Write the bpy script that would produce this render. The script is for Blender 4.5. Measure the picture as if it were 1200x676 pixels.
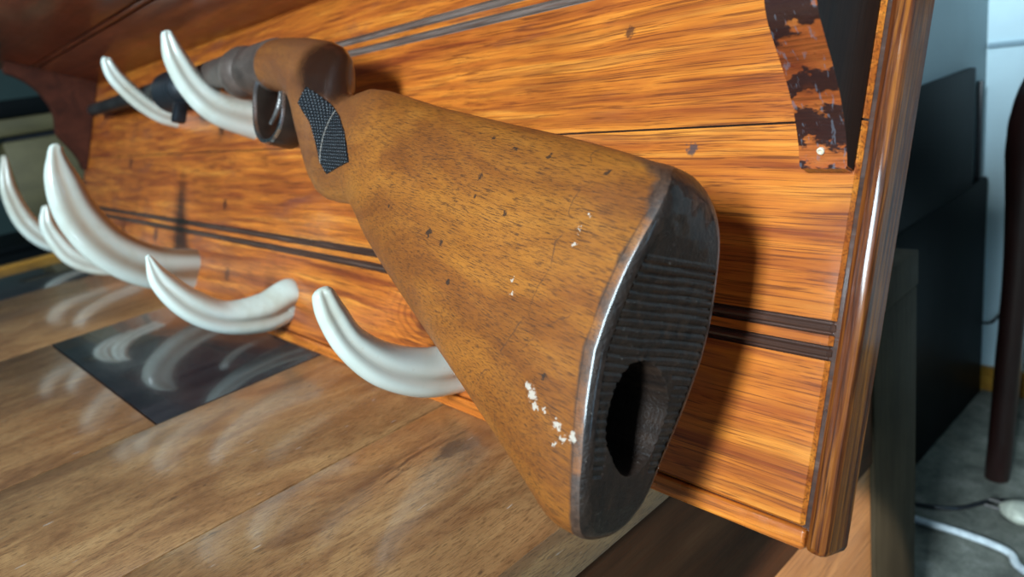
import bpy, bmesh, math, random
from mathutils import Vector, Matrix, noise
random.seed(4)
for o in list(bpy.data.objects): bpy.data.objects.remove(o)
SC = bpy.context.scene; COL = SC.collection
S = 0.22                 # metres per layout unit
H = 0.44                 # table top height above the floor
TH = 0.3969              # backward lean of the rack
PHI = 0.0298             # turn of the table against the rack
sn, cs = math.sin(TH), math.cos(TH)
def Wd(x, y, z): return Vector((x*S, y*S, z*S + H))          # layout units -> world
def B(u, v, w): return Wd(u, v*sn - w*cs, v*cs + w*sn)         # rack frame -> world

# ---------------- camera, world, light, exposure ----------------
cam_d = bpy.data.cameras.new('camera'); cam = bpy.data.objects.new('camera', cam_d); COL.objects.link(cam)
cam_d.sensor_width = 36.0; cam_d.lens = 848.36/1200*36; cam_d.clip_start = 0.01; cam_d.clip_end = 50
Rr, Rd, Rf = Vector((0.661057, 0.733829, -0.156718)), None, None
def cam_axes(y, p, r):
    f = Vector((math.sin(y)*math.cos(p), math.cos(y)*math.cos(p), -math.sin(p)))
    rt = Vector((math.cos(y), -math.sin(y), 0)); dn = f.cross(rt)
    return rt*math.cos(r)+dn*math.sin(r), -rt*math.sin(r)+dn*math.cos(r), f
cr, cd, cf = cam_axes(-0.8869, 0.2996, 0.1653)
M = Matrix.Identity(4)
for i in range(3):
    M[i][0] = cr[i]; M[i][1] = -cd[i]; M[i][2] = -cf[i]
M.translation = Wd(0.57023, -1.12111, 1.0)
cam.matrix_world = M
cam_d.dof.use_dof = True; cam_d.dof.focus_distance = 0.37; cam_d.dof.aperture_fstop = 8.0
SC.camera = cam

world = bpy.data.worlds.new('world'); SC.world = world; world.use_nodes = True
bg = world.node_tree.nodes['Background']; bg.inputs[0].default_value = (0.66, 0.80, 1.0, 1); bg.inputs[1].default_value = 0.06

def area(name, loc, target, sx, sy, power, color):
    d = bpy.data.lights.new(name, 'AREA'); d.shape = 'RECTANGLE'; d.size = sx; d.size_y = sy; d.energy = power; d.color = color
    o = bpy.data.objects.new(name, d); COL.objects.link(o); o.location = loc
    o.rotation_euler = (Vector(target)-Vector(loc)).to_track_quat('-Z', 'Y').to_euler(); return o
tgt = B(-0.9, 0.5, 0)
Ldir = (B(0.24, 0.05, 1.0)-B(0, 0, 0)).normalized()
area('window_light', tgt + Ldir*2.3, tgt, 0.36, 0.6, 108, (0.69, 0.88, 1.0))
area('side_window_light', B(9.0, 1.2, 5.6), B(-.6, .4, .2), 0.10, 0.8, 5.5, (0.32, 0.68, 1.0))
area('room_light', B(-5.0, 8.5, 6.0), B(-3, .5, 0), 1.8, 1.2, 6, (0.85, 0.93, 1.0))

sd = bpy.data.lights.new('added_panel_spot', 'SPOT'); sd.energy = 62; sd.spot_size = math.radians(22); sd.spot_blend = .1; sd.shadow_soft_size = .01; sd.color = (1.0, .93, .82)  # added spot standing in for sun on the table's side panel
so = bpy.data.objects.new('added_panel_spot', sd); COL.objects.link(so); so.location = Wd(5.0, -.6, -.35)
so.rotation_euler = (Wd(-.6, .75, -1.75)-so.location).to_track_quat('-Z', 'Y').to_euler()
SC.view_settings.view_transform = 'Standard'; SC.view_settings.look = 'None'
SC.view_settings.gamma = 1.0; SC.view_settings.use_curve_mapping = False; SC.view_settings.exposure = 0.0

# ---------------- helpers ----------------
def tag(o, label=None, cat=None, group=None, kind=None):
    for k, v in (('label', label), ('category', cat), ('group', group), ('kind', kind)):
        if v: o[k] = v
    return o
def empty(name, loc=(0, 0, 0), rot=(0, 0, 0)):
    o = bpy.data.objects.new(name, None); COL.objects.link(o); o.location = loc; o.rotation_euler = rot
    o.empty_display_size = 0.05; return o
def obj(name, bm, mats, parent=None, smooth=True, label=None, sharp=35):
    me = bpy.data.meshes.new(name); bmesh.ops.recalc_face_normals(bm, faces=bm.faces[:])
    bm.to_mesh(me); bm.free()
    for m in (mats if isinstance(mats, (list, tuple)) else [mats]): me.materials.append(m)
    if smooth:
        for p in me.polygons: p.use_smooth = True
        me.set_sharp_from_angle(angle=math.radians(sharp))
    o = bpy.data.objects.new(name, me); COL.objects.link(o)
    if parent: o.parent = parent
    if label: o['label'] = label
    return o
def box(bm, x0, x1, y0, y1, z0, z1, bev=0.0, seg=2, mi=0, k=S):
    r = bmesh.ops.create_cube(bm, size=1.0)
    for v in r['verts']:
        v.co = Vector(((x0+x1)/2+v.co.x*(x1-x0), (y0+y1)/2+v.co.y*(y1-y0), (z0+z1)/2+v.co.z*(z1-z0)))*k
    fs = {f for v in r['verts'] for f in v.link_faces}
    for f in fs: f.material_index = mi
    if bev:
        es = list({e for v in r['verts'] for e in v.link_edges})
        bmesh.ops.bevel(bm, geom=es, offset=bev*k, segments=seg, affect='EDGES', profile=0.5, clamp_overlap=True)
    return bm
def loft(bm, rings, cap0=True, cap1=True, mi=0, closed=True):
    vs = [[bm.verts.new(p) for p in r] for r in rings]
    n = len(rings[0])
    for a, b in zip(vs, vs[1:]):
        for i in range(n if closed else n-1):
            j = (i+1) % n
            f = bm.faces.new((a[i], a[j], b[j], b[i])); f.material_index = mi
    if cap0: bm.faces.new(vs[0][::-1]).material_index = mi
    if cap1: bm.faces.new(vs[-1]).material_index = mi
    return bm
def cr_interp(pts, n):
    """Catmull-Rom through tuples of any length"""
    P = [Vector(p) if len(p) <= 4 else p for p in pts]; out = []
    P = [P[0]*2-P[1]] + P + [P[-1]*2-P[-2]]
    segs = len(P)-3
    for s in range(segs):
        a, b, c, d = P[s:s+4]
        for k in range(n):
            t = k/n
            out.append(0.5*((2*b)+(-a+c)*t+(2*a-5*b+4*c-d)*t*t+(-a+3*b-3*c+d)*t**3))
    out.append(P[-2]); return out
def tube(bm, path, rad, seg=16, mi=0, smoothn=8):
    pts = cr_interp([tuple(p) for p in path], smoothn) if smoothn else [Vector(p) for p in path]
    rings = []; up = Vector((0.13, 0.2, 1)).normalized()
    for i, p in enumerate(pts):
        t = (pts[min(i+1, len(pts)-1)]-pts[max(i-1, 0)]).normalized()
        a = t.cross(up).normalized(); b = a.cross(t); r = rad(i/(len(pts)-1)) if callable(rad) else rad
        rings.append([p+(a*math.cos(q)+b*math.sin(q))*r for q in [2*math.pi*k/seg for k in range(seg)]])
    return loft(bm, rings, mi=mi)
def lathe_x(bm, prof, cv, cw, P, seg=40, mi=0):
    """revolve (u, radius) about an axis along u at (cv, cw); P maps (u,v,w)"""
    rings = [[P(u, cv+r*math.sin(2*math.pi*k/seg), cw+r*math.cos(2*math.pi*k/seg)) for k in range(seg)] for u, r in prof]
    return loft(bm, rings, mi=mi)
def interp(tab, x):
    if x <= tab[0][0]: return tab[0][1]
    for (a, p), (b, q) in zip(tab, tab[1:]):
        if x <= b:
            return p+(q-p)*(x-a)/(b-a)
    return tab[-1][1]

# ---------------- materials ----------------
class N:
    def __init__(s, name):
        s.m = bpy.data.materials.new(name); s.m.use_nodes = True; s.t = s.m.node_tree; s.n = s.t.nodes; s.l = s.t.links
        s.bs = s.n['Principled BSDF']; s.tc = s.n.new('ShaderNodeTexCoord').outputs['Object']
    def new(s, ty, **kw):
        nd = s.n.new(ty)
        for k, v in kw.items(): setattr(nd, k, v)
        return nd
    def put(s, sock, v):
        if hasattr(v, 'is_output') or isinstance(v, bpy.types.NodeSocket): s.l.new(v, sock)
        else: sock.default_value = v
    def map(s, scale=(1, 1, 1), rot=(0, 0, 0), loc=(0, 0, 0), src=None):
        m = s.new('ShaderNodeMapping'); s.put(m.inputs['Vector'], src or s.tc)
        m.inputs['Scale'].default_value = scale; m.inputs['Rotation'].default_value = rot; m.inputs['Location'].default_value = loc
        return m.outputs[0]
    def noise(s, vec, scale=1, detail=4, rough=.5, dist=0, col=False):
        n = s.new('ShaderNodeTexNoise'); s.put(n.inputs['Vector'], vec); n.inputs['Scale'].default_value = scale
        n.inputs['Detail'].default_value = detail; n.inputs['Roughness'].default_value = rough; n.inputs['Distortion'].default_value = dist
        return n.outputs['Color' if col else 'Fac']
    def ramp(s, fac, stops, interp='LINEAR'):
        r = s.new('ShaderNodeValToRGB'); s.put(r.inputs[0], fac); cr = r.color_ramp; cr.interpolation = interp
        while len(cr.elements) > 1: cr.elements.remove(cr.elements[-1])
        for i, (p, c) in enumerate(stops):
            e = cr.elements[0] if i == 0 else cr.elements.new(p)
            e.position = p; e.color = (*c, 1) if len(c) == 3 else c
        return r.outputs[0]
    def g(s, fac, a, b): return s.ramp(fac, [(a, (0, 0, 0)), (b, (1, 1, 1))])
    def math(s, op, a, b=0.0, c=None):
        m = s.new('ShaderNodeMath', operation=op); s.put(m.inputs[0], a); s.put(m.inputs[1], b)
        if c is not None: s.put(m.inputs[2], c)
        return m.outputs[0]
    def mix(s, fac, a, b, mode='MIX'):
        m = s.new('ShaderNodeMix', data_type='RGBA', blend_type=mode); s.put(m.inputs[0], fac)
        s.put(m.inputs[6], (*a, 1) if isinstance(a, tuple) else a); s.put(m.inputs[7], (*b, 1) if isinstance(b, tuple) else b)
        return m.outputs[2]
    def near(s, c, r, soft=.5, nz=None, namp=0.0, src=None):
        """1 inside a blob of radius r about c, ragged by noise"""
        d = s.new('ShaderNodeVectorMath', operation='DISTANCE'); s.put(d.inputs[0], src or s.tc); d.inputs[1].default_value = c
        x = d.outputs['Value']
        if nz is not None: x = s.math('ADD', x, s.math('MULTIPLY', s.math('SUBTRACT', nz, .5), namp))
        mr = s.new('ShaderNodeMapRange', interpolation_type='SMOOTHSTEP'); s.put(mr.inputs[0], x)
        mr.inputs[1].default_value = r; mr.inputs[2].default_value = r*(1-soft); return mr.outputs[0]
    def bump(s, hgt, strength=.3, dist=.001, prev=None):
        b = s.new('ShaderNodeBump'); s.put(b.inputs['Height'], hgt); b.inputs['Strength'].default_value = strength; b.inputs['Distance'].default_value = dist
        if prev is not None: s.l.new(prev, b.inputs['Normal'])
        return b.outputs[0]
    def fin(s, col=None, rough=.4, metal=0, normal=None, coat=0, coatr=.1, spec=.5, sheen=0):
        if col is not None: s.put(s.bs.inputs['Base Color'], (*col, 1) if isinstance(col, tuple) and len(col) == 3 else col)
        s.put(s.bs.inputs['Roughness'], rough); s.bs.inputs['Metallic'].default_value = metal
        s.bs.inputs['Coat Weight'].default_value = coat; s.bs.inputs['Coat Roughness'].default_value = coatr
        s.bs.inputs['Specular IOR Level'].default_value = spec
        if sheen: s.bs.inputs['Sheen Weight'].default_value = sheen
        if normal is not None: s.l.new(normal, s.bs.inputs['Normal'])
        return s.m
def axscale(ax, along, across):
    v = [across]*3; v['xyz'.index(ax)] = along; return tuple(v)
def wood(name, ax, stops, streak=(2.2, 38), fine=(14, 700), rough=.3, coat=.3, coatr=.12, seed=0.0, fine_amt=.55, fine_col=(.09, .025, .008),
         bands=0.0, band_col=(.12, .03, .008), extra=None, bump=.25, dist=1.2, spec=.5, wear=0.0, tilt=0.0):
    n = N(name)
    if tilt: n.tc0 = n.tc; n.tc = n.map(rot=(0, tilt, 0))
    warp = n.noise(n.map(axscale(ax, 2.5, 7), loc=(seed, seed*1.7, seed*.6)), 1, 3, col=True)
    vec = n.new('ShaderNodeVectorMath', operation='MULTIPLY_ADD'); n.l.new(warp, vec.inputs[0]); vec.inputs[1].default_value = (.02, .02, .02)
    n.l.new(n.tc, vec.inputs[2]); wv = vec.outputs[0]
    a = n.noise(n.map(axscale(ax, *streak), loc=(seed, seed, seed), src=wv), 1, 6, .62, dist)
    col = n.ramp(a, stops)
    if bands:
        w = n.new('ShaderNodeTexWave', wave_type='BANDS', bands_direction={'x': 'Z', 'y': 'X', 'z': 'X'}[ax]); n.put(w.inputs['Vector'], n.map(axscale(ax, .18, 1), src=wv, loc=(seed, 0, seed)))
        w.inputs['Scale'].default_value = 26; w.inputs['Distortion'].default_value = 9; w.inputs['Detail'].default_value = 3; w.inputs['Detail Scale'].default_value = 1.6
        sel = n.g(n.noise(n.map(axscale(ax, 3, 10), loc=(seed+3, 1, 2)), 1, 2), .42, .68)
        col = n.mix(n.math('MULTIPLY', n.math('MULTIPLY', n.ramp(w.outputs['Fac'], [(.45, (0, 0, 0)), (.95, (1, 1, 1))]), sel), bands), col, band_col)
    f = n.noise(n.map(axscale(ax, *fine), src=wv, loc=(seed, 4, 2)), 1, 3, .7)
    fm = n.g(f, .5, .62)
    col = n.mix(n.math('MULTIPLY', fm, fine_amt), col, fine_col)
    mott = n.noise(n.map(axscale(ax, 9, 16), loc=(seed*2, 7, 1)), 1, 4)
    col = n.mix(.5, col, n.mix(1.0, col, n.ramp(mott, [(.3, (.62, .58, .55)), (.7, (1.3, 1.3, 1.3))]), 'MULTIPLY'))
    nb = n.bump(n.math('ADD', f, n.math('MULTIPLY', n.noise(n.tc, 120, 2), .8)), bump, .0006)
    rg = n.math('ADD', rough-.08, n.math('MULTIPLY', n.noise(n.tc, 45, 4), .16))
    if wear:
        nz = n.noise(n.tc, 260, 3, .7); wm = n.math('MULTIPLY', n.g(nz, .66, .72), wear); col = n.mix(wm, col, (.5, .45, .4))
    if tilt: n.tc = n.tc0
    if extra: col, nb, rg = extra(n, col, nb, rg)
    m = n.fin(col, rg, normal=nb, coat=coat, coatr=coatr, spec=spec)
    if hasattr(n, 'after'): n.after()
    return m

def board_extra(n, col, nb, rg):
    pt = n.noise(n.map((7, 20, 24)), 1, 4, .6, .5); col = n.mix(n.math('MULTIPLY', n.g(pt, .56, .72), .6), col, (.15, .045, .035))
    # knots, nail dimples, long split lines of the old panel
    nz = n.noise(n.tc, 90, 3); nf_ = n.noise(n.tc, 420, 2)
    for (u, v), r, c in (((-.447, .806), .0040, (.05, .045, .05)), ((-3.35, .567), .009, (.07, .015, .006)), ((-3.2, .207), .010, (.08, .02, .008)),
                         ((-1.40, .265), .020, (.05, .012, .01)), ((-.69, 1.11), .0045, (.09, .03, .015)), ((-5.3, .8), .012, (.09, .02, .008)), ((-3.0, .93), .008, (.1, .02, .01)), ((-4.5, .33), .014, (.1, .02, .01))):
        k = n.near((u*S, 0, v*S), r, .55, nf_ if r < .006 else nz, .006 if r > .006 else .007); col = n.mix(n.math('MULTIPLY', k, .85), col, c)
    # ring figure round the large knot
    for (u, v), rr in (((-1.38, .265), .075), ((-3.2, .21), .035), ((-3.35, .567), .035)):
        d = n.new('ShaderNodeVectorMath', operation='DISTANCE'); n.put(d.inputs[0], n.map((.45, 0, 1))); d.inputs[1].default_value = (u*S*.45, 0, v*S)
        ring = n.math('SINE', n.math('MULTIPLY', n.math('ADD', d.outputs['Value'], n.math('MULTIPLY', nz, .004)), 1500))
        k = n.near((u*S, 0, v*S), rr, .8); col = n.mix(n.math('MULTIPLY', n.math('MULTIPLY', n.g(ring, .1, .9), k), .6), col, (.16, .035, .01))
    return col, nb, rg
BO = [(.22, (.11, .018, .008)), (.34, (.28, .055, .011)), (.45, (.48, .118, .016)), (.56, (.64, .180, .021)), (.66, (.78, .27, .038)), (.8, (.50, .125, .020))]
M_board = wood('varnished_board', 'x', BO, streak=(4.5, 100), fine=(13, 1000), fine_amt=.78, fine_col=(.13, .028, .008), dist=.45, bands=.55, band_col=(.24, .05, .012), rough=.34, coat=.35, coatr=.16, seed=1.3, extra=board_extra)
M_trim = wood('trim_wood', 'z', [(.25, (.035, .008, .003)), (.45, (.13, .030, .006)), (.62, (.34, .105, .014)), (.8, (.18, .042, .008))], streak=(6, 160), fine=(14, 620), rough=.5, coat=.3, coatr=.13, seed=5.1, spec=.12, bump=1.0, fine_amt=.85, fine_col=(.035, .008, .003))
M_trimx = wood('trim_wood_across', 'x', BO, streak=(5, 90), fine=(12, 700), rough=.28, coat=.6, coatr=.1, seed=2.1, bump=.4)
M_bead = wood('dark_bead', 'x', [(.3, (.03, .014, .010)), (.6, (.09, .045, .032)), (.8, (.20, .13, .10))], streak=(8, 120), rough=.3, coat=.8, coatr=.2, seed=3.3)
M_bead_sheen = wood('bead_painted_sheen', 'x', [(.3, (.10, .06, .045)), (.6, (.24, .18, .15)), (.8, (.36, .30, .26))], streak=(8, 120), rough=.35, coat=.8, coatr=.2, seed=5.3)  # upper beads: reflected overhead light painted in as a paler wood
M_shelf = wood('shelf_wood', 'x', [(.25, (.09, .022, .010)), (.5, (.26, .065, .024)), (.75, (.48, .14, .05))], streak=(2, 26), rough=.36, coat=.4, seed=7.7, bands=.4)
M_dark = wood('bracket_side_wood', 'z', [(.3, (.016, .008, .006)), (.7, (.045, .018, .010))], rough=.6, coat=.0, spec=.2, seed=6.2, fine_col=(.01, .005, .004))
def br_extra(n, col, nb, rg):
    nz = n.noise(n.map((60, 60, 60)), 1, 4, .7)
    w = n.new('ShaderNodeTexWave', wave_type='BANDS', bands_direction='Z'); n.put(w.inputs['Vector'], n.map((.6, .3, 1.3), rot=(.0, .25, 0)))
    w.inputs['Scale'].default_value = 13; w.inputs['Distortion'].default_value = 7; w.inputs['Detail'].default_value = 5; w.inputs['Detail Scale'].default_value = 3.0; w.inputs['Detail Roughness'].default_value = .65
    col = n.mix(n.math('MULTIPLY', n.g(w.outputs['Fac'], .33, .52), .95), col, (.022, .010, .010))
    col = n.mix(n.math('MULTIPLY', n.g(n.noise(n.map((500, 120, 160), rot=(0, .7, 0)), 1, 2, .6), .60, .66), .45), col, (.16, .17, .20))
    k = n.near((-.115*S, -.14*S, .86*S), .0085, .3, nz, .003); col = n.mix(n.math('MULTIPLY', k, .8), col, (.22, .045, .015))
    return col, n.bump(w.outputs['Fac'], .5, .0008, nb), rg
M_brf = wood('bracket_front_wood', 'x', [(.3, (.20, .035, .012)), (.55, (.40, .09, .02)), (.8, (.55, .17, .035))], streak=(20, 60), rough=.34, coat=.5, seed=8.4, extra=br_extra)
TB = [(.22, (.17, .068, .024)), (.42, (.31, .145, .055)), (.58, (.43, .225, .088)), (.78, (.52, .30, .13))]
def table_extra(n, col, nb, rg):
    # dark flame figure in the near plank, pale scratches
    nz = n.noise(n.map((45, 9, 45)), 1, 4, .65, .6)
    k = n.near((-1.02*S, -.22*S*.45, 0), .036, .8, src=n.map((1, .45, 1)))
    col = n.mix(n.math('MULTIPLY', n.math('MULTIPLY', k, n.g(nz, .5, .56)), .8), col, (.05, .02, .012))
    sc = n.noise(n.map((300, 60, 300), rot=(0, 0, .5)), 1, 2, .5); col = n.mix(n.math('MULTIPLY', n.g(sc, .72, .76), .5), col, (.6, .55, .5))
    dk = n.noise(n.map((120, 60, 120)), 1, 3, .6); col = n.mix(n.math('MULTIPLY', n.g(dk, .68, .74), .6), col, (.04, .02, .012))
    return col, nb, rg
M_table = wood('table_wood', 'y', TB, streak=(10, 26), fine=(150, 1200), dist=1.4, rough=.4, coat=1.0, coatr=.16, seed=9.4, fine_col=(.09, .036, .014), fine_amt=.6, bump=.5, extra=table_extra, bands=.25, band_col=(.10, .035, .016))
M_inlay = wood('dark_inlay', 'y', [(.3, (.010, .010, .013)), (.7, (.030, .026, .028))], rough=.22, coat=.8, coatr=.07, seed=4.4, fine_col=(.02, .02, .02))
M_apron = wood('apron_wood', 'y', [(.3, (.035, .014, .006)), (.6, (.085, .034, .014)), (.8, (.12, .052, .022))], streak=(3, 30), rough=.6, coat=.0, spec=.12, seed=3.4)
M_panel = wood('light_panel_wood', 'y', [(.3, (.42, .17, .055)), (.7, (.62, .29, .11))], streak=(3, 30), rough=.45, coat=.1, seed=2.4)
M_leg = wood('dark_leg_wood', 'z', [(.3, (.028, .021, .012)), (.7, (.058, .044, .026))], rough=.7, coat=0, spec=.08, seed=1.1, fine_col=(.02, .015, .01))
M_edge = wood('yellow_edge_wood', 'y', [(.3, (.45, .2, .03)), (.7, (.7, .38, .06))], rough=.3, coat=.5, seed=1.9)
M_groove = N('seam_dark'); M_groove = M_groove.fin((.02, .012, .008), .7)

def stock_extra(n, col, nb, rg):
    nz = n.noise(n.tc, 420, 3, .7); nl = n.noise(n.tc, 60, 3)
    # dark stained butt end, worn edge
    sx = n.new('ShaderNodeSeparateXYZ'); n.l.new(n.tc, sx.inputs[0])
    e = n.new('ShaderNodeAttribute', attribute_name='endness').outputs['Fac']
    e = n.math('ADD', e, n.math('MULTIPLY', n.math('SUBTRACT', nl, .5), .9))
    st = n.g(e, .75, 1.0)
    col = n.mix(n.math('MULTIPLY', st, .93), col, n.ramp(nz, [(.35, (.022, .013, .010)), (.65, (.085, .045, .028))]))
    for (u, v), r in (((-.388, .244), .0040), ((-.404, .257), .0026), ((-.376, .226), .0022), ((-.348, .225), .0018), ((-.309, .208), .0026), ((-.292, .185), .0020), ((-.27, .196), .0022), ((-.31, .172), .0016), ((-.507, .45), .0013), ((-.499, .421), .0013), ((-.354, .561), .001), ((-.358, .536), .0011), ((-.345, .593), .0009)):
        k = n.near((u*S, 0, v*S), r*.8, .5, nz, .010, src=n.map((1, 0, 1))); col = n.mix(n.math('MULTIPLY', k, .8), col, (.62, .52, .42))
    for (u, v), r in (((-.703, .664), .0020), ((-.699, .616), .0012), ((-.843, .526), .0026), ((-.787, .504), .0022), ((-.731, .42), .0017), ((-.718, .758), .0013), ((-.626, .726), .0015), ((-.779, .9), .001), ((-1.058, .584), .0015), ((-.581, .583), .001), ((-.514, .709), .0013), ((-.342, .674), .0018), ((-.365, .285), .0016)):
        k = n.near((u*S, 0, v*S), r, .5, nz, .008, src=n.map((1, 0, 1))); col = n.mix(n.math('MULTIPLY', k, .85), col, (.02, .013, .01))
    gm = n.near((-1.80*S, 0, .98*S), .15, .75, nl, .03, src=n.map((1, 0, 1))); col = n.mix(n.math('MULTIPLY', gm, .62), col, (.150, .058, .026))
    # hairline scratches
    for (u, v), rr, dd in (((-.9, .62), .118, .0003), ((-.2, .12), .075, .0002)):
        d = n.new('ShaderNodeVectorMath', operation='DISTANCE'); n.put(d.inputs[0], n.map((1, 0, 1))); d.inputs[1].default_value = (u*S, 0, v*S)
        c_ = n.math('COMPARE', n.math('ADD', d.outputs['Value'], n.math('MULTIPLY', nl, .012)), rr, dd); col = n.mix(n.math('MULTIPLY', n.math('MULTIPLY', c_, n.g(nl, .45, .55)), .6), col, (.07, .03, .015))
    kn = n.near((-1.66*S, 0, 1.06*S), .045, .5, nl, .02, src=n.map((1, 0, 1))); col = n.mix(n.math('MULTIPLY', kn, .95), col, (.014, .006, .004)); rg = n.math('SUBTRACT', rg, n.math('MULTIPLY', kn, .28)); n.after = lambda: n.put(n.bs.inputs['Coat Weight'], n.math('MULTIPLY_ADD', kn, .85, .15))  # knob rear: dark stain plus its shading painted into the colour
    return col, n.bump(nz, .18, .0005, nb), rg
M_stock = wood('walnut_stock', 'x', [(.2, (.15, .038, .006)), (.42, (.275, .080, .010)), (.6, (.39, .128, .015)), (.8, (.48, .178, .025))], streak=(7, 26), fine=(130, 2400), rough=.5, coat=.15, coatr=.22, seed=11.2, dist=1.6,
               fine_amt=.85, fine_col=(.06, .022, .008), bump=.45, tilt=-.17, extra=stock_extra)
def simple(name, col, rough, metal=0, nscale=80, var=.3, bump=.15, coat=0, spec=.5):
    n = N(name); nz = n.noise(n.tc, nscale, 4, .6)
    c = n.ramp(nz, [(.3, tuple(x*(1-var) for x in col)), (.7, tuple(min(1, x*(1+var)) for x in col))])
    return n.fin(c, n.math('ADD', rough-.05, n.math('MULTIPLY', nz, .1)), metal, n.bump(nz, bump, .0005), coat, spec=spec)
def butt_mat():
    n = N('butt_end_wood'); nz = n.noise(n.map((1, 300, 90), rot=(0, 0, 0)), 1, 4, .7); n2 = n.noise(n.tc, 500, 3, .7)
    c = n.ramp(nz, [(.3, (.008, .005, .004)), (.6, (.026, .014, .009)), (.8, (.060, .032, .019))])
    c = n.mix(n.math('MULTIPLY', n.g(n2, .68, .74), .5), c, (.4, .33, .28))
    return n.fin(c, .5, normal=n.bump(n2, .8, .0009), coat=.3, coatr=.12, spec=.2)
M_butt = butt_mat()
M_steel = simple('blued_steel', (.13, .095, .078), .42, .4, 40, .45)
M_barrel = simple('dark_barrel_steel', (.05, .048, .046), .45, .6, 40, .4)
M_bright = simple('worn_steel', (.15, .135, .125), .4, .6, 60, .3)
M_black = simple('black_polymer', (.012, .013, .016), .35)
def tusk_mat():
    n = N('tusk_ivory')
    nz = n.noise(n.map((9, 9, 9)), 1, 4, .6, 1); nf = n.noise(n.map((160, 160, 160)), 1, 3, .6)
    at = n.new('ShaderNodeAttribute', attribute_name='groove').outputs['Fac']
    base = n.ramp(nz, [(.3, (.54, .53, .42)), (.5, (.69, .74, .65)), (.75, (.77, .83, .76))])
    c = n.mix(n.math('MULTIPLY', at, n.math('ADD', .6, n.math('MULTIPLY', nz, .6))), base, (.23, .115, .05))
    c = n.mix(n.math('MULTIPLY', n.g(nf, .66, .74), .35), c, (.45, .3, .16))
    return n.fin(c, .3, normal=n.bump(nf, .12, .0004), coat=.5, coatr=.12)
M_tusk = tusk_mat()
def checker_mat():
    n = N('checkered_rubber'); w = []
    for a in (.62, -.75):
        t = n.new('ShaderNodeTexWave', wave_type='BANDS', bands_direction='X'); n.put(t.inputs['Vector'], n.map((1, 1, 1), rot=(0, a+math.pi/2*0, 0))); t.inputs['Scale'].default_value = 112; w.append(t.outputs['Fac'])
    h = n.math('MULTIPLY', w[0], w[1])
    c = n.ramp(h, [(.1, (.004, .005, .006)), (.5, (.014, .017, .022)), (.9, (.075, .088, .10))])
    ln = n.new('ShaderNodeVectorMath', operation='DISTANCE'); n.put(ln.inputs[0], n.map((1, 0, 1))); ln.inputs[1].default_value = (-1.34*S, 0, .78*S)
    sc = n.math('COMPARE', ln.outputs['Value'], .052, .0007)
    c = n.mix(n.math('MULTIPLY', sc, .7), c, (.42, .36, .3))
    return n.fin(c, .4, normal=n.bump(h, .9, .001))
M_check = checker_mat()

# ---------------- room shell ----------------
def wallmat(name, col, var=.08, sc=6):
    n = N(name); a = n.noise(n.tc, sc, 5, .6)
    return n.fin(n.ramp(a, [(.3, tuple(x*(1-var) for x in col)), (.7, tuple(x*(1+var) for x in col))]), .6, normal=n.bump(n.noise(n.tc, 200, 3), .1, .001))
def carpet():
    n = N('carpet'); a = n.noise(n.tc, 22, 6, .7); b = n.noise(n.tc, 420, 3, .8)
    c = n.ramp(a, [(.3, (.09, .095, .08)), (.55, (.24, .24, .20)), (.75, (.40, .39, .34))])
    c = n.mix(.5, c, n.mix(1, c, n.ramp(b, [(.3, (.5, .5, .5)), (.7, (1.5, 1.5, 1.5))]), 'MULTIPLY'))
    return n.fin(c, .95, normal=n.bump(n.math('ADD', a, b), .7, .004), spec=.1)
def struct(name, x0, x1, y0, y1, z0, z1, mat, bev=0):
    bm = bmesh.new(); box(bm, x0, x1, y0, y1, z0, z1, bev)
    o = obj(name, bm, mat); o.location.z = H; return tag(o, kind='structure')
struct('floor', -14.2, 8.2, -10, 5.0, -2.15, -2.0, carpet())
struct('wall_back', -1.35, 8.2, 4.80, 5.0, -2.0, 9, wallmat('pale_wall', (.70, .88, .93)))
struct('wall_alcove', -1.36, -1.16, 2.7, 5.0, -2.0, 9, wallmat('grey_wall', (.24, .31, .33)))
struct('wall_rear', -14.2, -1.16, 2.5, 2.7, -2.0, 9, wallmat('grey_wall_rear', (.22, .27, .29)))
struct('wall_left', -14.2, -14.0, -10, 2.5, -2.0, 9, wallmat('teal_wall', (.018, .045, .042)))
struct('baseboard_back', -1.14, 8.0, 4.755, 4.80, -2.0, -1.80, M_edge, .01)
bm = bmesh.new(); box(bm, -1.15, 8.0, 4.765, 4.80, .575, .605, .008)
o = obj('trim_1', bm, wallmat('rail_paint', (.35, .48, .55))); o.location.z = H; tag(o, kind='structure')

# ---------------- table ----------------
table = empty('coffee_table', (0, 0, 0), (0, 0, PHI)); table.location.z = H
tag(table, 'low brown plank table with dark square inlays under the leaning rack', 'table')
XR, XL, YN, YF = -.5, -7.2, -2.3, 2.0
def tbox(name, mat, rects, z0, z1, bev=.006, par=table, label=None):
    bm = bmesh.new()
    for r in rects: box(bm, *r, z0, z1, bev)
    return obj(name, bm, mat, par, label=label)
I1 = (-3.75, -2.09, -.59, 1.05); I2 = (-7.02, -5.47, -.64, 1.0)
g = .003
YE = 1.53
pl = [(-1.25+g, XR, YN, YE), (-2.09+g, -1.25-g, YN, YE), (-3.75, -2.09-g, YN, I1[2]-g), (-3.75, -2.09-g, I1[3]+g, YE), (-5.47, -3.75-g, YN, YE),
      (-7.02, -5.47-g, YN, I2[2]-g), (-7.02, -5.47-g, I2[3]+g, YE)]
top = tbox('tabletop', M_table, pl, -.15, 0, .004)
tbox('core', M_groove, [(-7.02, XR-.01, YN+.01, YF-.01)], -.14, -.012, 0, top)
tbox('end_board', M_leg, [(-7.04, XR, YE+g, YF)], -.15, 0, .004, top, 'dark end board of the tabletop')
for r in (I1, I2): tbox('inlay', M_inlay, [(r[0]+g, r[1]-g, r[2]+g, r[3]-g)], -.08, .0005, .003, top, 'dark glossy square inlay')
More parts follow.
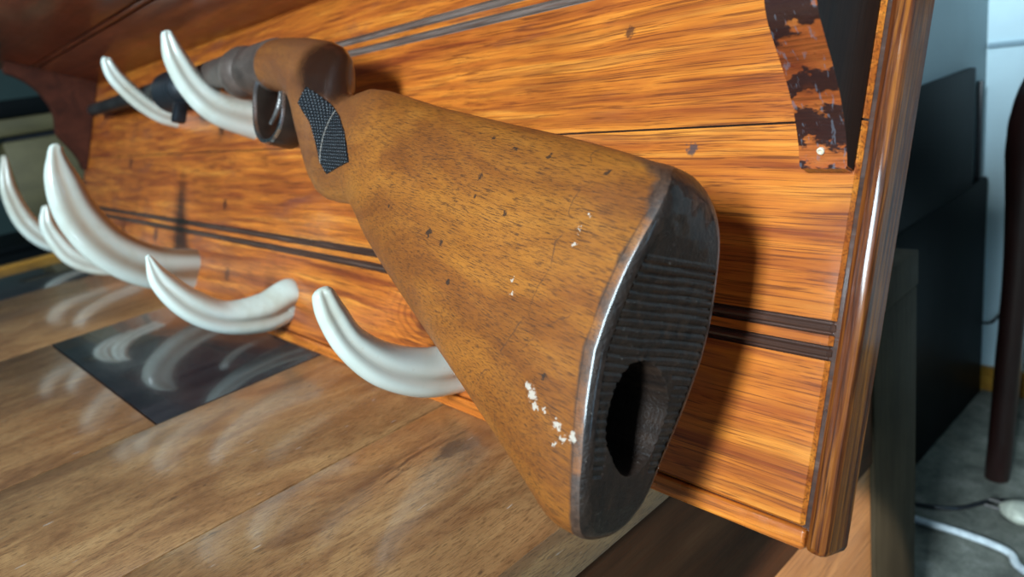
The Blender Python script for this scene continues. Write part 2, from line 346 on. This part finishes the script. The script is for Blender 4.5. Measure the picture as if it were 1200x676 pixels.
tbox('edge_strip', M_edge, [(XL, -7.05, YN, YF)], -.15, .012, .01, top, 'yellow edge strip')
tbox('apron', M_apron, [(XR-.13, XR-.012, YN+.4, YF-.45)], -.78, -.15)
tbox('apron', M_apron, [(XL+.5, XR-.5, YF-.13, YF-.05)], -.78, -.15)
tbox('apron', M_apron, [(XL+.05, XL+.15, YN+.4, YF-.45)], -.78, -.15)
tbox('apron', M_apron, [(XL+.5, XR-.5, YN+.05, YN+.13)], -.78, -.15)
for x0, x1 in ((XR-.5, XR-.001), (XL+.02, XL+.5)):
    for y0, y1 in ((YN+.02, YN+.47), (YF-.47, YF-.005)): tbox('leg', M_leg, [(x0, x1, y0, y1)], -2.0, -.15, .012)
tbox('side_panel', M_panel, [(XR-.16, XR-.022, YN+.4, YF-.45)], -1.95, -.78, .004, label='lighter brown lower side panel')

# ---------------- rack ----------------
ROT = (-TH, 0, 0)
rack = empty('wooden_wall_rack', (0, 0, H), ROT)
tag(rack, 'orange varnished wooden rack with tusk hooks leaning back on the table', 'rack')
def P(u, v, w): return Vector((u, -w, v))*S
L = 6.76
def bprof():
    """(v, w, material) profile of the panel front from bottom to top"""
    p = [(.044, -.012, 0), (.050, -.004, 0)]
    for c in (.393, .443, 1.233, 1.283):
        p += [(c-.015, -.004, 0), (c-.0115, -.013, 1)]
        for k in range(7):
            a = math.pi*k/6; p.append((c-.0085*math.cos(a), -.013+.011*math.sin(a), 1))
        p += [(c+.0115, -.013, 1), (c+.015, -.004, 0)]
        if c == .443: p += [(.853, -.004, 0), (.8555, -.011, 1), (.858, -.004, 0)]
    p += [(1.50, -.004, 0), (1.515, -.012, 0)]
    return p
pf = bprof()
bm = bmesh.new()
us = [-L, -.062, -.055]; rings = []
for u in us:
    d = 0 if u != -.055 else -.010
    rings.append([P(u, v, w+d) for v, w, _ in pf])
for a, b in zip(rings, rings[1:]):
    va = [bm.verts.new(p) for p in a]; vb = [bm.verts.new(p) for p in b]
    for i in range(len(va)-1):
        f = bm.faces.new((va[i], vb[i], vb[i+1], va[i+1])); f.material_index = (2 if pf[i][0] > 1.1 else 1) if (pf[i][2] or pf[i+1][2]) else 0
bmesh.ops.remove_doubles(bm, verts=bm.verts[:], dist=1e-6)
box(bm, -L, -.02, .016, .075, .01, 1.51, mi=1)
obj('back_panel', bm, [M_board, M_bead, M_bead_sheen], rack, sharp=25)
def trim(name, mat, u0, u1, v0, v1, bev, par=rack, w0=-.11, w1=0.0, seg=4):
    bm = bmesh.new(); box(bm, u0, u1, -w1, -w0, v0, v1, bev, seg); return obj(name, bm, mat, par, sharp=20)
trim('side_trim', M_trim, -.046, 0, -.002, 1.56, .015, seg=2)
trim('side_trim', M_trim, -L-.04, -L+.006, 0, 1.51, .01)
trim('bottom_trim', M_trimx, -L, -.046, 0, .042, .008, w0=-.09)
# shelf with grooved underside
bm = bmesh.new()
for a, b in ((-.11, .43), (.445, .475), (.49, 1.12)):
    box(bm, -7.25, .30, -b, -a, 1.512, 1.62, .008)
box(bm, -7.24, .29, -1.1, .1, 1.53, 1.61)
obj('shelf', bm, M_shelf, rack, label='dark stained top shelf')
def bracket(u0, u1, front, side):
    prof = [(.752, .030), (.775, .040), (.80, .052), (.84, .078), (.88, .112), (.92, .155), (.955, .198), (.99, .236), (1.03, .258), (1.08, .268), (1.14, .28), (1.21, .31), (1.28, .365), (1.34, .43), (1.385, .51), (1.41, .60), (1.425, .66), (1.512, .665)]
    pts = cr_interp([(a, b) for a, b in prof], 4)
    ring = [(v, w) for v, w in pts] + [(1.512, 0.0), (.750, 0.0)]
    bm = bmesh.new()
    A = [bm.verts.new(P(u0, v, w)) for v, w in ring]; Bv = [bm.verts.new(P(u1, v, w)) for v, w in ring]
    n = len(ring)
    for i in range(n):
        j = (i+1) % n; bm.faces.new((A[i], A[j], Bv[j], Bv[i])).material_index = 0
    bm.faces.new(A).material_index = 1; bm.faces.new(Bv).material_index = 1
    es = [e for e in bm.edges if len(e.link_faces) == 2 and {f.material_index for f in e.link_faces} == {0, 1}]
    bmesh.ops.bevel(bm, geom=es, offset=.004*S, segments=2, affect='EDGES')
    return obj('bracket', bm, [front, side], rack, sharp=30)
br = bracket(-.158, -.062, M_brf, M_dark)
M_brd = wood('dark_bracket_wood', 'x', [(.25, (.022, .006, .004)), (.5, (.06, .015, .008)), (.75, (.10, .026, .013))], streak=(8, 26), rough=.6, coat=.0, spec=.2, seed=4.7)
bracket(-6.76, -6.66, M_brd, M_brd)
bm = bmesh.new()
sv, sw = .783, .047; nrm = Vector((0, -math.cos(.75), -math.sin(.75))); c0 = P(-.112, sv, sw)
t1 = Vector((1, 0, 0)); t2 = nrm.cross(t1)
rings = []
for r, d in ((.0015, -.001), (.0017, .0002), (.0014, .0006), (.0009, .0006), (.0007, .0001), (.0003, .0)):
    rings.append([c0+nrm*d+(t1*math.cos(a)+t2*math.sin(a))*r for a in [2*math.pi*k/20 for k in range(20)]])
loft(bm, rings); obj('screw', bm, simple('cream_screw', (.75, .62, .45), .5), br, label='pale screw head')

def tusk(u, pairs, tip, lean=0.0, lat=.88, seg=44, gdep=.34, name='tusk_hook', tint=1.0, gw=.32):
    cen = [((a[0]+b[0])/2, (a[1]+b[1])/2, math.dist(a, b)/2*(1.1 if tip[0] > 1 and i < 3 else 1.0)) for i, (a, b) in enumerate(pairs)]
    cen = [(tip[0], tip[1], cen[0][2]*.04)] + [((tip[0]*.93+cen[0][0]*.07), (tip[1]*.93+cen[0][1]*.07), cen[0][2]*.36), ((tip[0]*.72+cen[0][0]*.28), (tip[1]*.72+cen[0][1]*.28), cen[0][2]*.68)] + cen
    cen.append((cen[-1][0], -.012, cen[-1][2]))
    P3 = cr_interp(cen, 9); bm = bmesh.new(); lay = None; rings = []; gv = []
    for i, c in enumerate(P3):
        a, b = P3[max(i-1, 0)], P3[min(i+1, len(P3)-1)]
        t = Vector((b[0]-a[0], b[1]-a[1])).normalized(); nn = Vector((t[1], -t[0]))   # in-plane normal (v,w)
        r = max(c[2], .001); R = []; s = i/(len(P3)-1)
        uu = u + lean*max(c[1], 0)
        for k in range(seg):
            q = 2*math.pi*k/seg
            gr = math.exp(-((q-.25)/gw)**2)+math.exp(-((q-2*math.pi-.25)/gw)**2)
            rr = 1-gdep*gr*min(1, s*4)+.05*math.cos(3*q)
            R.append(P(uu+lat*r*rr*math.cos(q), c[0]+nn[0]*r*rr*math.sin(q), c[1]+nn[1]*r*rr*math.sin(q)))
            gv.append(min(1, gr*min(1, s*3)*.9+(math.exp(-((q-5.1)/.45)**2)*min(1, s*4) if tint >= 1 else 0)+max(0, s-.72)*1.3)*(.4+.6*tint))
        rings.append(R)
    loft(bm, rings)
    me_o = obj(name, bm, M_tusk, rack, sharp=80)
    at = me_o.data.attributes.new('groove', 'FLOAT', 'POINT')
    for i, x in enumerate(gv): at.data[i].value = x
    return me_o
T = [(-3.06, [((1.28, .475), (1.27, .415)), ((1.18, .45), (1.20, .35)), ((1.04, .35), (1.13, .26)), ((.94, .20), (1.10, .16)), ((.91, 0), (1.10, 0))], (1.31, .455), .25),
     (-4.32, [((1.31, .45), (1.30, .385)), ((1.21, .40), (1.25, .32)), ((1.10, .26), (1.18, .20)), ((1.03, .10), (1.135, .10)), ((1.02, 0), (1.13, 0))], (1.34, .42), .35),
     (-1.19, [((.32, .525), (.33, .46)), ((.26, .50), (.29, .42)), ((.17, .43), (.23, .35)), ((.08, .30), (.20, .25)), ((.04, .14), (.19, .12)), ((.05, 0), (.21, 0))], (.345, .505), .2),
     (-2.435, [((.29, .60), (.30, .57)), ((.18, .56), (.25, .50)), ((.08, .45), (.18, .37)), ((.02, .28), (.155, .25)), ((.03, .10), (.20, .11)), ((.09, 0), (.27, 0))], (.31, .59), .35),
     (-3.69, [((.67, .76), (.71, .69)), ((.54, .76), (.60, .61)), ((.34, .68), (.46, .51)), ((.16, .50), (.34, .36)), ((.06, .24), (.29, .18)), ((.07, 0), (.30, 0))], (.75, .73), 1.0),
     (-4.94, [((.39, .57), (.40, .52)), ((.26, .56), (.30, .47)), ((.08, .43), (.17, .33)), ((.0, .22), (.13, .20)), ((.02, 0), (.16, 0))], (.42, .555), .2),
     (-6.2, [((.70, .67), (.70, .62)), ((.46, .65), (.50, .54)), ((.20, .52), (.30, .40)), ((.05, .30), (.20, .24)), ((.06, 0), (.22, 0))], (.74, .65), .6)]
TL = ['larger white tusk hook holding the gun ahead of its trigger guard', 'small slim upper tusk hook under the barrel', 'nearest lower tusk hook beside the butt', 'lower tusk hook with pale worn base, second from the butt',
      'largest lower tusk hook with brown grooves', 'lower tusk hook half hidden behind the largest', 'farthest lower tusk hook']
for (u, pr, tip, tn), lb in zip(T, TL):
    tusk(u, pr, tip, tint=tn, gw=.6 if tn == 1.0 else .36)['label'] = lb

# ---------------- shotgun ----------------
gun = empty('shotgun', (0, 0, H), ROT)
tag(gun, 'old shotgun with worn brown wooden stock resting on the upper tusks', 'gun')
def wc(u, v): return .275+.0071*(u+.2)-.086*(v-1.15)
def G(u, v, z): return P(u, v, wc(u, v)+z)
TOPV = [(-2.36, 1.205), (-2.32, 1.207), (-2.26, 1.216), (-2.13, 1.206), (-1.95, 1.180), (-1.80, 1.150), (-1.72, 1.122), (-1.675, 1.09), (-1.655, 1.05), (-1.640, 1.00), (-1.615, .962), (-1.58, .940), (-1.54, .937), (-1.50, .944), (-1.43, .950), (-1.33, .935), (-1.235, .912), (-1.044, .866),
        (-.74, .806), (-.61, .782), (-.39, .739), (-.30, .720), (-.235, .706), (-.16, .69)]
BOTV = [(-2.36, 1.03), (-2.30, 1.02), (-2.20, 1.01), (-2.10, .99), (-1.97, .955), (-1.89, .905), (-1.845, .85), (-1.80, .785), (-1.745, .71), (-1.70, .655), (-1.65, .620), (-1.58, .600), (-1.50, .592), (-1.43, .590), (-1.385, .580), (-1.335, .548), (-1.247, .484), (-1.123, .412),
        (-.99, .342), (-.88, .285), (-.73, .208), (-.56, .121), (-.448, .064), (-.355, .018), (-.32, .005), (-.29, .0), (-.16, 0)]
HALF = [(-2.36, .088), (-2.2, .102), (-2.0, .108), (-1.88, .106), (-1.80, .098), (-1.73, .084), (-1.67, .068), (-1.6, .062), (-1.5, .068), (-1.38, .080), (-1.2, .090), (-.9, .100), (-.6, .110), (-.35, .118), (-.16, .118)]
EXPN = [(-2.36, 2.0), (-1.8, 2.1), (-1.4, 2.2), (-.8, 2.4), (-.3, 2.7), (-.16, 2.8)]
def sec_pt(u, q, inset=0.0, du=0.0):
    t, b, h, n = interp(TOPV, u), interp(BOTV, u), interp(HALF, u)-inset, interp(EXPN, u)
    t -= inset; b += inset; c = (t+b)/2; hh = (t-b)/2
    x = math.copysign(abs(math.cos(q))**(2/n), math.cos(q)); y = math.copysign(abs(math.sin(q))**(2/n), math.sin(q))
    # thickness: grip and upper wood fuller than the belly
    return c+hh*y, h*x
FU = [(0, -.238), (.03, -.230), (.07, -.222), (.16, -.217), (.25, -.213), (.35, -.208), (.42, -.200), (.50, -.192), (.57, -.182), (.61, -.180), (.64, -.184), (.665, -.193), (.69, -.212), (.71, -.24)]
YAW = [(.05, .03), (.16, .08), (.25, .2), (.35, .3), (.42, .27), (.5, .18), (.57, .08), (.66, -.1)]
def shear(u, v, z=0.0):
    k = max(0, min(1, (u+.65)/.40)); return u+(interp(FU, v)+.200-interp(YAW, v)*z)*k*k
SEG = 72
us = []
u = -2.225
while u < -.275: us.append(u); u += .012 if u < -1.38 else .03
us += [-.262, -.25, -.242, -.235]
rings = [[G(shear(u, *sec_pt(u, q)), *sec_pt(u, q)) for q in [2*math.pi*k/SEG for k in range(SEG)]] for u in us]
bm = bmesh.new(); loft(bm, rings, cap1=False)
en = [max(0, 1-(u_end-u_)/.045) for u_ in us for u_end in (-.235,) for _k in range(SEG)]
en = [max(0, 1-(-.235-us[i//SEG])/(.03+.22*max(0, math.sin(2*math.pi*(i%SEG)/SEG))**6)) for i in range(len(us)*SEG)]
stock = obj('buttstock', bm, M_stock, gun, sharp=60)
at = stock.data.attributes.new('endness', 'FLOAT', 'POINT')
for i, x in enumerate(en): at.data[i].value = x
# end of the butt: rounded rim, flat grooved face, oval storage hole
UE = -.205
def face_u(v, z):
    d = 0.0
    if .30 < v < .53: d += .002
    if .30 < v < .53:
        gq = .5+.5*math.sin(v*2*math.pi/.0165+math.sin(z*40)*.25); side = 1 if (v > .33 or abs(z) > .05) else .5
        fade = min(1, (v-.30)/.02, (.53-v)/.008); d -= .0045*fade*side*gq**2
    elif .13 < v <= .30 and abs(z) > .06:
        d -= .0025*(.5+.5*math.sin(v*2*math.pi/.0165))
    e = math.hypot((v-.235)/.100, (z-.004-.10*(v-.235))/.064)
    e += .03*math.sin(4*math.atan2(v-.235, z))
    s = max(0, min(1, (1.06-e)/.10)); s = s*s*(3-2*s)
    d -= .45*s*(1-.2*min(1, e)**2)
    d += .0012*noise.noise(Vector((v*30, z*30, 1)))
    return d
bm = bmesh.new()
rr = []
for ins, du in ((0, 0), (.0012, .009), (.0035, .017), (.0075, .0225), (.012, .0258), (.0165, .0278), (.021, .0285)):
    rr.append([(sec_pt(-.235, q, ins*(1+1.7*max(0, math.sin(q))**4)), du) for q in [2*math.pi*k/SEG for k in range(SEG)]])
rings = [[G(shear(-.235, p[0], p[1])+du, p[0], p[1]) for p, du in r] for r in rr]
loft(bm, rings[:3], cap0=False, cap1=False, mi=0); loft(bm, rings[2:], cap0=False, cap1=False, mi=1)
bmesh.ops.remove_doubles(bm, verts=bm.verts[:], dist=1e-7)
rim = obj('butt_rim', bm, [M_stock, M_butt], gun, sharp=60, label='rounded dark stained rim of the butt')
at = rim.data.attributes.new('endness', 'FLOAT', 'POINT')
for i, v_ in enumerate(rim.data.vertices): at.data[i].value = .85+(.5 if v_.co.z > .6*S or v_.co.z < .12*S else 0)
bm = bmesh.new()
NV, NZ = 420, 110
bd = sorted((sec_pt(-.235, q, .021*(1+1.7*max(0, math.sin(q))**4)) for q in [-math.pi/2+math.pi*k/400 for k in range(401)]), key=lambda p: p[0])
t, b = bd[-1][0], bd[0][0]; c = (t+b)/2; hh = (t-b)/2
grid = []
for i in range(NV+1):
    v = c-hh*math.cos(math.pi*i/NV); hw = max(0, interp(bd, v)) if 0 < i < NV else 0.0; row = []
    for j in range(NZ+1):
        z = hw*(-1+2*j/NZ); row.append(bm.verts.new(G(shear(-.235, v, z)+0.0285+face_u(v, z), v, z)))
    grid.append(row)
for i in range(NV):
    for j in range(NZ): bm.faces.new((grid[i][j], grid[i][j+1], grid[i+1][j+1], grid[i+1][j]))
bmesh.ops.remove_doubles(bm, verts=bm.verts[:], dist=1e-6)
obj('butt_face', bm, M_butt, gun, sharp=50, label='dark ridged butt end with oval hole')
# chequered panel on the grip
poly = [(-1.74, .965), (-1.66, .930), (-1.58, .890), (-1.50, .853), (-1.43, .805), (-1.385, .760), (-1.345, .705), (-1.43, .690), (-1.515, .672), (-1.575, .712), (-1.625, .775), (-1.69, .848), (-1.765, .910)]
cx = sum(p[0] for p in poly)/len(poly); cy = sum(p[1] for p in poly)/len(poly)
def zsurf(u, v):
    t_, b_, h_, n_ = interp(TOPV, u), interp(BOTV, u), interp(HALF, u), interp(EXPN, u); c_ = (t_+b_)/2; e = min(.999, abs((v-c_)/((t_-b_)/2)))
    return h_*(1-e**n_)**(1/n_)
bm = bmesh.new(); NR = 14; outl = []
for (a, b_) in zip(poly, poly[1:]+poly[:1]):
    for k in range(8): outl.append((a[0]+(b_[0]-a[0])*k/8, a[1]+(b_[1]-a[1])*k/8))
rings = []
for r in range(NR, 0, -1):
    s_ = r/NR; R = []
    for a in outl:
        uu, vv = cx+(a[0]-cx)*s_, cy+(a[1]-cy)*s_; R.append(G(uu, vv, zsurf(uu, vv)+(.0045 if r < NR else -.002)))
    rings.append(R)
R = [G(cx+(a[0]-cx)*.985, cy+(a[1]-cy)*.985, zsurf(cx+(a[0]-cx)*.985, cy+(a[1]-cy)*.985)+.004) for a in outl]; rings.insert(1, R)
vs = [[bm.verts.new(p) for p in r] for r in rings]; n = len(outl)
for a, b_ in zip(vs, vs[1:]):
    for i in range(n): bm.faces.new((a[i], a[(i+1) % n], b_[(i+1) % n], b_[i]))
bm.faces.new(vs[-1])
obj('grip_panel', bm, M_check, gun, sharp=50, label='black chequered grip panel')
# receiver, collar, tube, ribbed fore end, barrel
def GP(u, v, w):
    d = max(0.0, -2.3-u); return P(u, v+.013*d, w-.040*d)
cw = wc(-2.6, 1.12)
bm = bmesh.new(); lathe_x(bm, [(-2.52, .09), (-2.50, .096), (-2.40, .100), (-2.24, .101), (-2.215, .099), (-2.205, .090)], 1.117, cw, GP)
rec = obj('receiver', bm, M_steel, gun)
bm = bmesh.new(); lathe_x(bm, [(-2.66, .07), (-2.655, .098), (-2.64, .108), (-2.59, .112), (-2.55, .108), (-2.53, .096), (-2.515, .085)], 1.12, cw, GP)
obj('collar', bm, M_steel, gun)
bm = bmesh.new(); lathe_x(bm, [(-3.55, .05), (-3.5, .062), (-2.75, .068), (-2.60, .072)], 1.155, cw, GP); obj('action_tube', bm, M_steel, gun)
bm = bmesh.new(); pr = [(-3.81, .04)]
for k in range(6):
    a = -3.78+k*.062; pr += [(a, .075), (a+.01, .112), (a+.04, .112), (a+.05, .08)]
lathe_x(bm, pr+[(-3.40, .06)], 1.125, cw, GP); fe = obj('ribbed_collar', bm, M_black, gun, label='black ribbed collar on the barrel')
bm = bmesh.new(); box(bm, -3.44, -3.37, -(cw+.03), -(cw-.03), .945, 1.05, .012); obj('lug', bm, M_black, gun)
bm = bmesh.new(); lathe_x(bm, [(-6.22, .040), (-6.21, .047), (-5.9, .048), (-3.9, .048), (-3.85, .03)], 1.172, cw-.01, GP)
lathe_x(bm, [(-6.222, .030), (-6.16, .030)], 1.172, cw-.01, GP); obj('barrel', bm, M_barrel, gun)
# trigger guard: a broad steel strap bent to a loop, and trigger
gp = [(-2.29, 1.05), (-2.28, .99), (-2.25, .93), (-2.215, .875), (-2.16, .825), (-2.09, .797), (-2.02, .803), (-1.98, .84), (-1.975, .89), (-1.995, .94), (-2.02, .985), (-2.03, 1.01)]
gc = cr_interp(gp, 6); bm = bmesh.new(); rings = []
for i, p in enumerate(gc):
    a, b_ = gc[max(i-1, 0)], gc[min(i+1, len(gc)-1)]; t_ = Vector((b_[0]-a[0], b_[1]-a[1])).normalized(); nn = Vector((-t_[1], t_[0])); h_ = .009; z_ = .055
    rings.append([GP(p[0]+nn[0]*s1*h_*k1, p[1]+nn[1]*s1*h_*k1, wc(p[0], p[1])+s2*z_) for s1, s2, k1 in ((1, -1, .5), (1, -.85, 1), (1, .80, 1), (1, 1, .6), (-1, 1, .6), (-1, .80, 1), (-1, -.85, 1), (-1, -1, .5))])
loft(bm, rings)
bm.faces.ensure_lookup_table()
for i_, f in enumerate(bm.faces):
    if i_ < (len(rings)-1)*8 and i_ % 8 in (2, 3, 4): f.material_index = 1  # near edge: wear plus its lit gleam, painted as brighter steel
obj('trigger_guard', bm, [simple('browned_steel', (.045, .030, .022), .4, .3, 60, .3), simple('lit_edge_steel', (.62, .64, .66), .28, 1.0, 60, .15)], gun, sharp=50)
bm = bmesh.new(); tube(bm, [G(-2.12, 1.02, .01), G(-2.115, .96, .01), G(-2.13, .91, .01), G(-2.16, .875, .01)], lambda t_: (.014-.006*t_)*S, 10); obj('trigger', bm, M_bright, gun)

# ---------------- right background ----------------
slabs = empty('dark_wall_slabs', Wd(-1.0, 3.9, -2.0)); tag(slabs, 'thin black slabs with a raised back half against the grey wall', 'cabinet')  # thin black slabs that blacken the lower part of the grey wall
def cbox(name, par, mat, org, *r, bev=.01, label=None, k=S):
    bm = bmesh.new(); box(bm, r[0]-org[0], r[1]-org[0], r[2]-org[1], r[3]-org[1], r[4]-org[2], r[5]-org[2], bev); return obj(name, bm, mat, par, label=label)
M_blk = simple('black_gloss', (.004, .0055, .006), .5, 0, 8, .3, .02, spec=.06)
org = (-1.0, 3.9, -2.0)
cbox('body', slabs, M_blk, org, -1.155, -1.10, 2.75, 4.72, -2.0, -.30)
cbox('upper_slab', slabs, M_blk, org, -1.155, -1.105, 2.75, 4.42, -.30, .49)
cbox('dark_strip', slabs, M_black, org, -1.155, -1.12, 4.60, 4.64, -.42, .38)

M_chair = wood('dark_chair_wood', 'z', [(.3, (.012, .004, .003)), (.7, (.03, .009, .007))], rough=.4, coat=.2, seed=2.2, fine_col=(.01, .004, .003))
chair = empty('armchair', Wd(-.2, 3.8, -2.0)); tag(chair, 'dark reddish wooden chair with curved legs standing on the carpet by the pale wall', 'chair')
co = Wd(-.2, 3.8, -2.0)
def cp(x, y, z): return Wd(x, y, z)-co
def cleg(name, pts, r0):
    bm = bmesh.new(); tube(bm, [cp(*p) for p in pts], r0, 14); return obj(name, bm, M_chair, chair)
fl = lambda y: [(-.665, y, -1.995), (-.65, y, -1.66), (-.63, y, -1.1), (-.61, y, -.6), (-.60, y, -.2), (-.585, y, .1), (-.54, y, .35), (-.45, y, .58), (-.3, y, .74), (.0, y, .82)]
lr = lambda t_: (.07+.055*math.exp(-((t_-.66)/.2)**2))*S
for y in (3.58, 5.0-.45): cleg('leg', fl(y), lr)
for y in (3.58, 4.55): cleg('leg', [(1.25, y, -1.995), (1.15, y, -1.2), (1.12, y, 0), (1.2, y, 1.0), (1.4, y, 2.2)], .07*S)
bm = bmesh.new(); box(bm, -.28, 1.4, -.27, .8, 1.85, 2.05, .04); s_o = obj('seat', bm, simple('seat_fabric', (.05, .02, .018), .8), chair)
for y in (3.58, 4.55): cleg('armrest', [(-.02, y, .82), (.4, y, .9), (1.2, y, .95)], .06*S)
bm = bmesh.new(); box(bm, 1.42, 1.5, -.2, .75, 2.9, 4.1, .03); obj('backrest', bm, M_chair, chair)

bm = bmesh.new(); tube(bm, [Wd(-1.45, 2.9, -1.975), Wd(-.93, 2.86, -1.975), Wd(-.62, 2.87, -1.975), Wd(-.40, 2.84, -1.975), Wd(-.27, 2.72, -1.975), Wd(.3, 2.6, -1.975)], .021*S, 10)
tag(obj('white_cable', bm, simple('white_cable', (.72, .78, .82), .5)), 'white cable running across the carpet beside the table leg', 'cable')
bm = bmesh.new(); tube(bm, [Wd(-1.0, 3.0, -1.985), Wd(-.75, 3.1, -1.985), Wd(-.6, 3.3, -1.985), Wd(-.45, 3.36, -1.985), Wd(0, 3.5, -1.985)], .013*S, 8)
tag(obj('black_cable', bm, M_black), 'thin black cable curving on the carpet behind the cream plug', 'cable')
plug = empty('power_plug', Wd(-.44, 3.2, -2.0)); tag(plug, 'cream rounded power plug lying on the carpet', 'plug')
M_cream = simple('cream_plastic', (.62, .62, .50), .4)
bm = bmesh.new(); bmesh.ops.create_uvsphere(bm, u_segments=28, v_segments=16, radius=1)
for v in bm.verts:
    x, y, z = v.co; k = 1-.35*max(0, -x)
    v.co = Vector((x*.11, y*.10*k, (z+1)*.055+.002))*S
obj('body', bm, M_cream, plug)
for dy in (-.035, .035):
    bm = bmesh.new(); tube(bm, [Vector((-.09, dy, .06))*S, Vector((-.17, dy, .06))*S], .011*S, 8, smoothn=0); obj('pin', bm, M_bright, plug)
bm = bmesh.new(); tube(bm, [Wd(-1.14, 4.785, -1.45), Wd(-1.05, 4.78, -1.42), Wd(-.9, 4.785, -1.2), Wd(-.6, 4.785, -1.0)], .010*S, 8)
tag(obj('wall_cable', bm, M_black), 'thin dark cable hanging against the pale wall above the baseboard', 'cable')

# ---------------- left background ----------------
M_olive = wood('olive_paint', 'y', [(.3, (.070, .058, .020)), (.7, (.15, .122, .05))], streak=(3, 8), rough=.6, coat=0, seed=3, fine_amt=.2, fine_col=(.05, .05, .03))
bench = empty('low_bench', Wd(-10.6, .3, -2.0)); tag(bench, 'black low cabinet beyond the far end of the table', 'cabinet')
org = (-10.6, .3, -2.0)
cbox('body', bench, M_blk, org, -11.6, -9.95, -3.0, 2.4, -1.8, -.22)
cbox('top', bench, M_blk, org, -11.65, -9.9, -3.05, 2.45, -.22, -.15)
for x in (-11.5, -10.05):
    for y in (-2.9, 2.3): cbox('foot', bench, M_blk, org, x-.08, x+.08, y-.08, y+.08, -2.0, -1.8)
trunk = empty('olive_trunk', Wd(-10.6, 1.2, -.15)); tag(trunk, 'olive green trunk with lid standing on the black low cabinet', 'trunk')
org = (-10.6, 1.2, -.15)
cbox('body', trunk, M_olive, org, -11.3, -10.0, .16, 2.3, -.15, 1.04, bev=.03)
cbox('lid', trunk, M_olive, org, -11.35, -9.97, -.3, 2.35, 1.10, 1.30, bev=.03)
cbox('seal', trunk, M_black, org, -11.25, -10.05, .2, 2.25, 1.04, 1.10, bev=0)
bm = bmesh.new(); box(bm, -11.3, -10.1, -.3, 2.0, 1.305, 1.52, .03)
o = obj('black_case', bm, M_blk); o.location.z = H; tag(o, 'flat black case lying on top of the olive trunk', 'case')
